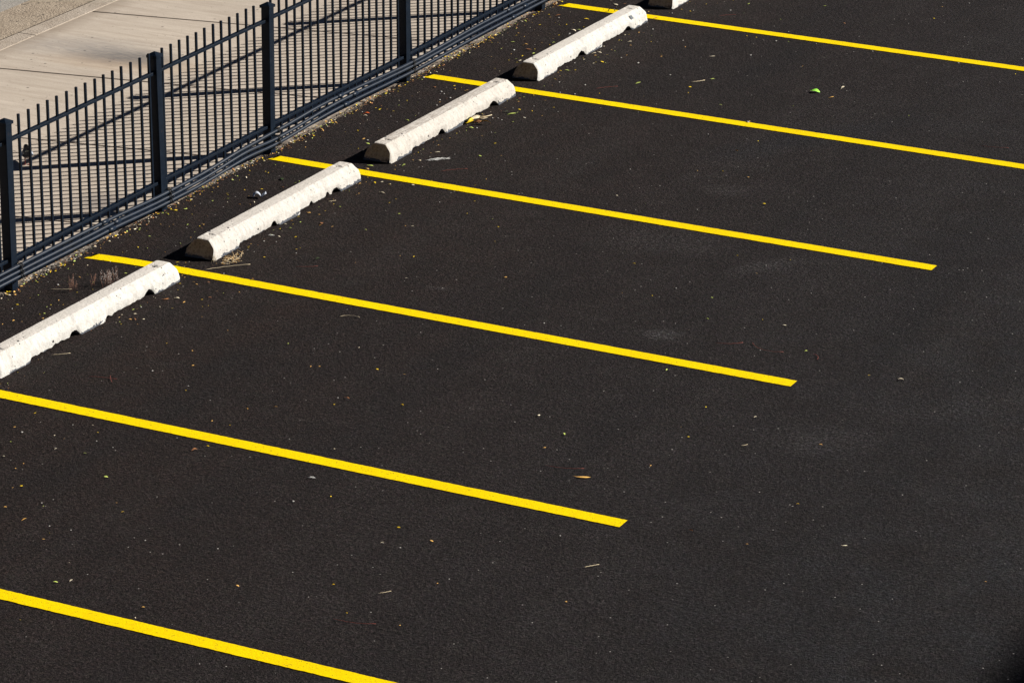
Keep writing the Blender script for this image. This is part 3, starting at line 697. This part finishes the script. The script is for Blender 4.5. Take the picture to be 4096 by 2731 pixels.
gravel('asphalt_crumbs', 1700, tar, 'black asphalt crumbs along the ragged edge of the paving', gr2)

def wisp(name, pts, rad, mat, label, cat, group=None):
    m = MB(); m.tube([(x, y, z) for x, y, z in pts], rad, 5); o = m.build(name, M[mat]); return tag(o, label, cat, group)
def curve(x, y, L, a, k, z=.007, n=9):
    out = [(x, y, z)]
    for i in range(n):
        x += L / n * math.cos(a); y += L / n * math.sin(a); a += k / n
        out.append((x, y, z + .002 * (i % 2)))
    return out
G1 = 'thin reddish stems on the asphalt'
for (x, y, L, a, k, lab) in (
    (-2.62, 3.12, .20, .35, -.3, 'thin reddish stem on the asphalt right of the nearest wheel stop'),
    (-2.50, 3.20, .12, -1.0, .2, 'reddish stem forking beside the nearest wheel stop'),
    (-2.62, 8.12, .22, .9, -.3, 'reddish stem on the asphalt right of the feathery grass head'),
    (-2.50, 5.66, .16, .3, .5, 'reddish stem on the asphalt below the second wheel stop'),
    (1.08, 5.78, .30, -1.0, 1.7, 'long curved reddish stem above the end of the fourth yellow line'),
    (.85, 5.66, .20, .1, .9, 'short reddish stem left of the long curved stem'),
    (1.53, 5.78, .12, -.3, -1.4, 'hooked reddish stem right of the long curved stem'),
    (.72, .60, .26, -.1, .7, 'reddish stem above the lowest yellow line'),
    (.78, 3.18, .26, -.1, .8, 'reddish stem left of the big curled tan leaf'),
    (-2.52, 13.30, .16, .9, -.3, 'reddish stem just above the topmost yellow line'),
    (.92, 10.74, .24, 0, .5, 'reddish stem near the right edge between the top two lines'),
    (-2.52, 10.72, .20, .9, -.2, 'reddish stem right of the fourth wheel stop')):
    wisp('dry_twig', curve(x, y, L, a, k), .0013, 'pink', lab, 'stem', G1)
G2 = 'pale dry stalks lying on the asphalt'
for (x, y, L, a, k, rad, lab) in (
    (-3.06, 5.28, .36, .95, -.25, .0017, 'long pale straw lying across the straw clump at the second wheel stop'),
    (-1.70, 4.90, .16, 1.1, -1.6, .0016, 'pale bent stalk just below the third yellow line from the top'),
    (1.68, 1.90, .10, .9, .0, .0022, 'pale straight twig lying right of the lowest bay'),
    (.78, 1.02, .08, .7, .4, .0018, 'pale twig lying above the lowest yellow line'),
    (-1.88, 11.28, .13, .7, .5, .0028, 'white twig left of the pale green leaf in the top bay'),
    (-3.03, 7.06, .06, .8, .2, .0018, 'pale twig right of the second wheel stop near its far end'),
    (-3.07, 3.34, .13, .6, .3, .0018, 'pale split straw right of the nearest wheel stop'),
    (-3.82, 4.42, .16, .4, .2, .0018, 'pale straw behind the nearest wheel stop by the dry weeds'),
    (1.75, 4.05, .05, .5, .9, .0018, 'tiny white curl on the open asphalt at right')):
    wisp('straw', curve(x, y, L, a, k, .006), rad, 'straw', lab, 'stalk', G2)

# dry weed clumps
def weeds(name, x, y, n, spread, h, mats, label, cat, flat=0.0, seeds=True):
    root = empty(name, (x, y, 0)); tag(root, label, cat); r = random.Random(int(x * 100) + 5)
    m = MB(); ms = MB()
    for _ in range(n):
        a = r.uniform(0, 6.28); bx = r.gauss(0, spread * .4); by_ = r.gauss(0, spread); hh = h * r.uniform(.45, 1)
        lean = r.uniform(.05, .35) + flat; ex = bx + hh * math.cos(a) * lean; ey = by_ + hh * math.sin(a) * lean; ez = hh * (1 - min(flat, .92))
        mid = ((bx + ex) / 2 + r.uniform(-.006, .006), (by_ + ey) / 2 + r.uniform(-.006, .006), ez * .6 + .003)
        m.tube([(bx, by_, 0.001), mid, (ex, ey, ez + .003)], [.0010, .0008, .0005], 4)
        if seeds:
            for _k in range(5):
                t = r.uniform(.4, 1); c = Vector((bx, by_, 0)).lerp(Vector((ex, ey, ez)), t)
                lump(ms, c.x + r.uniform(-.006, .006), c.y + r.uniform(-.006, .006), c.z, .0022, r, 1)
    m.build('stems', M[mats[0]], root)
    if seeds: ms.build('seeds', M[mats[1]], root)
    return root
weeds('dry_weeds', -3.66, 4.47, 12, .02, .12, ('seed', 'seed'), 'small upright dry weeds behind the nearest wheel stop', 'weeds')
weeds('dry_weeds', -3.585, 4.64, 9, .02, .11, ('seed', 'seed'), 'tall thin dry weed stems behind the nearest wheel stop', 'weeds')
weeds('dry_weeds', -3.50, 4.72, 34, .05, .12, ('seed', 'w'), 'bushiest pinkish dry weeds, touching the back of the nearest wheel stop', 'weeds')
weeds('straw_clump', -2.985, 5.575, 42, .06, .09, ('straw', 'o'), 'matted dry grass clump at the near end of the second wheel stop', 'dry grass', flat=.75)
weeds('straw_tuft', -3.09, 5.48, 12, .02, .07, ('straw', 'straw'), 'straw tuft caught on the near corner of the second wheel stop', 'dry grass', flat=.2, seeds=False)
# feathery grass head
root = empty('grass_seed_head', (-2.79, 8.37, .006), R(42)); tag(root, 'white feathery grass head lying below the third wheel stop', 'grass head')
m = MB(); r = random.Random(4)
m.tube([(-.13, 0, 0), (0, .004, .002), (.11, 0, 0)], .0015, 5)
for k in range(34):
    t = r.uniform(-.11, .08); s_ = r.choice((-1, 1)); L = r.uniform(.03, .07)
    m.tube([(t, 0, .001), (t + L * .6, s_ * L * .25, .005), (t + L, s_ * L * .42, .002)], [.0013, .0011, .0006], 3)
m.build('plume', M['feather'], root)
m = MB(); m.tube([(-.13, 0, .002), (-.155, .004, .004)], .004, 6); m.build('stalk_end', M['straw'], root)
for (x, y, a, lab) in ((-3.02, 6.17, .4, 'small grey feather beside the front of the second wheel stop'), (-.43, 2.32, .2, 'small white feather on the asphalt below the fifth yellow line')):
    m = MB(); r = random.Random(int(y * 10))
    m.tube([(-.022, 0, .002), (.03, 0, .004)], .0009, 4)
    for k in range(26):
        t = r.uniform(-.018, .018); s_ = 1 if k % 2 else -1; m.tube([(t, 0, .003), (t + .008, s_ * .009, r.uniform(.003, .010))], .0006, 3)
    o = m.build('feather', M['feather']); o.location = (x, y, .003); o.rotation_euler = (0, 0, a); tag(o, lab, 'feather')
# dried leaf pile beside the third wheel stop
PG = 'dried leaves heaped beside the third wheel stop'
for (dx, dy_, c, L, a, tl, lab) in (
    (-.03, .03, 'p', .13, .35, .5, 'long pale dried leaf on top of the heap by the third wheel stop'),
    (-.055, -.035, 'y', .11, .9, .7, 'yellowish curled leaf at the lower left of the leaf heap'),
    (.07, -.01, 'o', .12, -.25, -.5, 'tan leaf at the right end of the leaf heap by the third wheel stop'),
    (-.075, .01, 'g', .09, .2, -.6, 'pale green leaf at the left end of the leaf heap'),
    (.01, -.03, 'b', .09, .1, .4, 'brown leaf in the middle of the leaf heap'),
    (.02, .05, 'p', .10, -.1, .8, 'pale leaf at the back of the leaf heap by the third wheel stop')):
    o = leaf_obj(-2.955 + dx, 9.40 + dy_, c, L * .78, rr, curl=.8, rz=a + R(27), tilt_=tl, z=.008 + .01 * (c == 'p'))
    tag(o, lab, 'leaf', PG)
wisp('straw', [(-3.0, 9.36, .03), (-2.94, 9.42, .045), (-2.88, 9.50, .055)], .0028, 'straw', 'yellow stalk sticking up right from the leaf heap', 'stalk')
# folded grey strip, black clip
m = MB(); vs = []; fs = []
for i in range(17):
    t = i / 16; x = -.045 + .09 * t; z = .004 + .030 * abs(math.sin(t * math.pi * 1.55)) ** .7; yy = .012 * math.sin(t * math.pi * 2)
    vs += [(x * 1.15, yy - .026, z), (x * 1.15, yy + .022, z + .003)]
for i in range(16): fs.append((2 * i, 2 * i + 2, 2 * i + 3, 2 * i + 1))
m.add(vs, fs, True); o = m.build('plastic_strip', M['strip']); o.location = (-3.56, 6.91, .004); o.rotation_euler = (0, 0, R(35))
sm = o.modifiers.new('s', 'SOLIDIFY'); sm.thickness = .0022
tag(o, 'bent grey plastic strip lying behind the second wheel stop', 'plastic strip')
wisp('black_clip', [(-3.46 + .030 * math.cos(t) * .87, 12.99 + .030 * math.cos(t) * .5, .003 + .030 * math.sin(t)) for t in [k * math.pi / 10 for k in range(11)]], .0035, 'clip', 'small black hoop standing at the far end of the fourth wheel stop', 'clip')

# ------------------------------------------------------------------ pigeon
def pigeon():
    root = empty('pigeon', (-5.625, 6.775, -.006), R(-62)); tag(root, 'dark grey pigeon standing on the sidewalk behind the fence', 'pigeon')
    s = NT('pigeon_plumage'); p = s.obj(); x, y, z = s.sep(p)
    dark = (.028, .032, .042); n = s.noise(p, 40, 4, .7)
    col = s.mix(s.ramp(z, .085, .055), dark, (.26, .235, .23))                                   # paler belly
    wing = s.math('MULTIPLY', s.ramp(s.math('ABSOLUTE', y), .026, .038), s.ramp(z, .13, .11))
    col = s.mix(s.math('MULTIPLY', wing, .85), col, (.34, .38, .45))
    neck = s.math('MULTIPLY', s.math('MULTIPLY', s.ramp(z, .098, .112), s.ramp(z, .142, .128)), s.ramp(n, .50, .60))
    col = s.mix(s.math('MULTIPLY', neck, s.ramp(x, .0, .03)), col, (.40, .43, .36))
    s.bump(n, .5, .004)
    mat = s.fin(col, .6, .35)
    rings = [(-.125, .060, .010, .004), (-.105, .066, .017, .007), (-.080, .076, .022, .013), (-.055, .084, .033, .026), (-.025, .088, .042, .036), (.005, .092, .046, .042),
             (.028, .102, .042, .041), (.040, .120, .033, .032), (.043, .138, .025, .024), (.042, .150, .0215, .0205), (.046, .162, .0205, .0200), (.052, .173, .017, .0165), (.057, .181, .009, .008)]
    vs = []; n_ = 16; fs = []
    for i, (cx, cz, ry, rz_) in enumerate(rings):
        a = rings[max(i - 1, 0)]; b = rings[min(i + 1, len(rings) - 1)]
        dx, dz = b[0] - a[0], b[1] - a[1]; l = math.hypot(dx, dz); nx, nz = -dz / l, dx / l
        for k in range(n_):
            t = k * math.tau / n_
            vs.append((cx + nx * rz_ * math.sin(t), ry * math.cos(t), cz + nz * rz_ * math.sin(t)))
    for i in range(len(rings) - 1):
        for k in range(n_): fs.append((i * n_ + k, i * n_ + (k + 1) % n_, (i + 1) * n_ + (k + 1) % n_, (i + 1) * n_ + k))
    fs += [tuple(range(n_)), tuple(range((len(rings) - 1) * n_, len(rings) * n_))]
    m = MB(); m.add(vs, fs, True); o = m.build('body', mat, root)
    sb = o.modifiers.new('s', 'SUBSURF'); sb.levels = 1; sb.render_levels = 2
    m = MB(); m.tube([(.062, 0, .166), (.074, 0, .162), (.086, 0, .156)], [.0055, .0038, .0010], 8); m.build('beak', plain('beak_grey', (.05, .045, .045), .5), root)
    m = MB()
    em = plain('orange_eye', (.5, .12, .01), .3)
    for sg in (-1, 1):
        m = MB(); lump(m, .060, sg * .0165, .166, .0028, random.Random(1), 1); m.build('eye', em, root)
    for sg in (-1, 1):
        m = MB(); m.tube([(.002, sg * .017, .055), (.004, sg * .017, .030), (-.001, sg * .017, .006)], [.0065, .0032, .0028], 8)
        for a in (-.5, 0, .5, math.pi): 
            L = .026 if a != math.pi else .014
            m.tube([(-.001, sg * .017, .005), (-.001 + L * .5 * math.cos(a), sg * .017 + L * .5 * math.sin(a), .006), (-.001 + L * math.cos(a), sg * .017 + L * math.sin(a), .002)], [.0028, .0022, .0010], 6)
        m.build('leg', plain('pink_leg', (.55, .12, .10), .6), root)
    # folded wings lying along the flanks
    for sg in (-1, 1):
        vs = []; fs = []
        for i in range(9):
            t = i / 8; cx = .032 - .150 * t; w = .030 * math.sin(math.pi * min(1, .18 + t * .80)) ** .7
            yb = sg * (.046 - .040 * max(0, t - .35) ** 1.0 * 1.2); cz = .098 - .030 * t
            for j in range(4):
                v = j / 3; vs.append((cx, yb * (1 - .35 * v * v) + sg * .0035, cz - w * .7 + w * 1.4 * v))
        for i in range(8):
            for j in range(3): fs.append((i * 4 + j, i * 4 + j + 1, i * 4 + j + 5, i * 4 + j + 4))
        m = MB(); m.add(vs, fs, True); o = m.build('wing', plain('wing_grey', (.32, .36, .43), .6, .3, .4), root)
        sm = o.modifiers.new('s', 'SOLIDIFY'); sm.thickness = .004
pigeon()

# ------------------------------------------------------------------ the building across the lot, whose roof edge shades the near corner
bx, bh, y0, y1 = 21.60, 12.0, -26.0, 46.0
bl = empty('brick_building', (bx, 10, 0)); tag(bl, 'long dark brick building across the car park, out of view, shading its near corner', 'building')
s_ = NT('dark_brick'); bt = s_.n('ShaderNodeTexBrick'); s_.l(s_.mapping(s_.pos(), rot=(R(90), 0, R(90))), bt.inputs['Vector'])
bt.inputs['Color1'].default_value = (.16, .06, .04, 1); bt.inputs['Color2'].default_value = (.11, .045, .032, 1); bt.inputs['Mortar'].default_value = (.2, .18, .16, 1); bt.inputs['Scale'].default_value = 4
brick = s_.fin(bt.outputs[0], .9, .2); stonem = plain('window_stone', (.35, .32, .28), .8, .2, .2); glass = plain('dark_window_glass', (.02, .025, .03), .08, .5)
def bpart(m, n, mt, par=bl):
    o = m.build(n, mt, par); o.location = (0, 0, 0); return o
def lb(m, xa, xb, ya, yb, za, zb): m.box(xa - bx, xb - bx, ya - 10, yb - 10, za, zb)
m = MB(); lb(m, bx + .05, bx + 14, y0, y1, 0, bh - .45); bpart(m, 'wall', brick)
m = MB(); lb(m, bx, bx + 14.1, y0 - .05, y1 + .05, bh - .448, bh); bpart(m, 'roof_parapet', stonem)
for fl in range(3):
    for k in range(18):
        yy = y0 + 2 + 4.0 * k; z = 1.1 + 3.7 * fl
        m = MB(); lb(m, bx - .02, bx + .045, yy, yy + 1.5, z, z + .12); lb(m, bx + .0, bx + .046, yy, yy + 1.5, z + 1.95, z + 2.15); w_ = bpart(m, 'window', stonem)
        m = MB(); lb(m, bx + .02, bx + .047, yy + .02, yy + 1.48, z + .122, z + 1.948); m.build('pane', glass, w_)

# ------------------------------------------------------------------ light, sky, camera
sx, sy = 1.44, 1.20                      # shadow length per metre of height, towards -x and -y
el = math.atan(1 / math.hypot(sx, sy)); az = math.atan2(sx, sy)
w = bpy.data.worlds.new("World"); sc.world = w; w.use_nodes = True
nt = w.node_tree; nt.nodes.clear()
sky = nt.nodes.new('ShaderNodeTexSky'); sky.sky_type = 'NISHITA'; sky.sun_disc = False
sky.sun_elevation = el; sky.sun_rotation = az; sky.air_density = .12; sky.dust_density = .1; sky.altitude = 200
bg = nt.nodes.new('ShaderNodeBackground'); bg.inputs['Strength'].default_value = SKY
wo = nt.nodes.new('ShaderNodeOutputWorld'); nt.links.new(sky.outputs[0], bg.inputs[0]); nt.links.new(bg.outputs[0], wo.inputs[0])
sd = bpy.data.lights.new('sun', 'SUN'); sd.energy = SUN; sd.angle = R(.5); sd.color = (1, .945, .87)
so = bpy.data.objects.new('sun', sd); C.objects.link(so)
so.rotation_euler = Vector((sx, sy, 1)).to_track_quat('Z', 'Y').to_euler()

cam = bpy.data.cameras.new('camera'); co = bpy.data.objects.new('camera', cam); C.objects.link(co)
yaw, pit, rol = 2.0431020, .3648018, .0041598
fwd = Vector((math.cos(yaw) * math.cos(pit), math.sin(yaw) * math.cos(pit), -math.sin(pit)))
right = Vector((math.sin(yaw), -math.cos(yaw), 0)); up = right.cross(fwd)
r2 = right * math.cos(rol) + up * math.sin(rol); u2 = -right * math.sin(rol) + up * math.cos(rol)
from mathutils import Matrix
mm = Matrix((r2, u2, -fwd)).transposed().to_4x4(); mm.translation = Vector((9.9437966, -15.222294, 8.6910492))
co.matrix_world = mm
cam.sensor_fit = 'HORIZONTAL'; cam.sensor_width = 36; cam.lens = 36 * 14100.606 / 4096
cam.clip_start = .5; cam.clip_end = 1000
sc.camera = co
vs_ = sc.view_settings; vs_.view_transform = 'Standard'; vs_.look = 'None'; vs_.exposure = EXPO; vs_.gamma = 1; vs_.use_curve_mapping = False
sc.cycles.max_bounces = 6
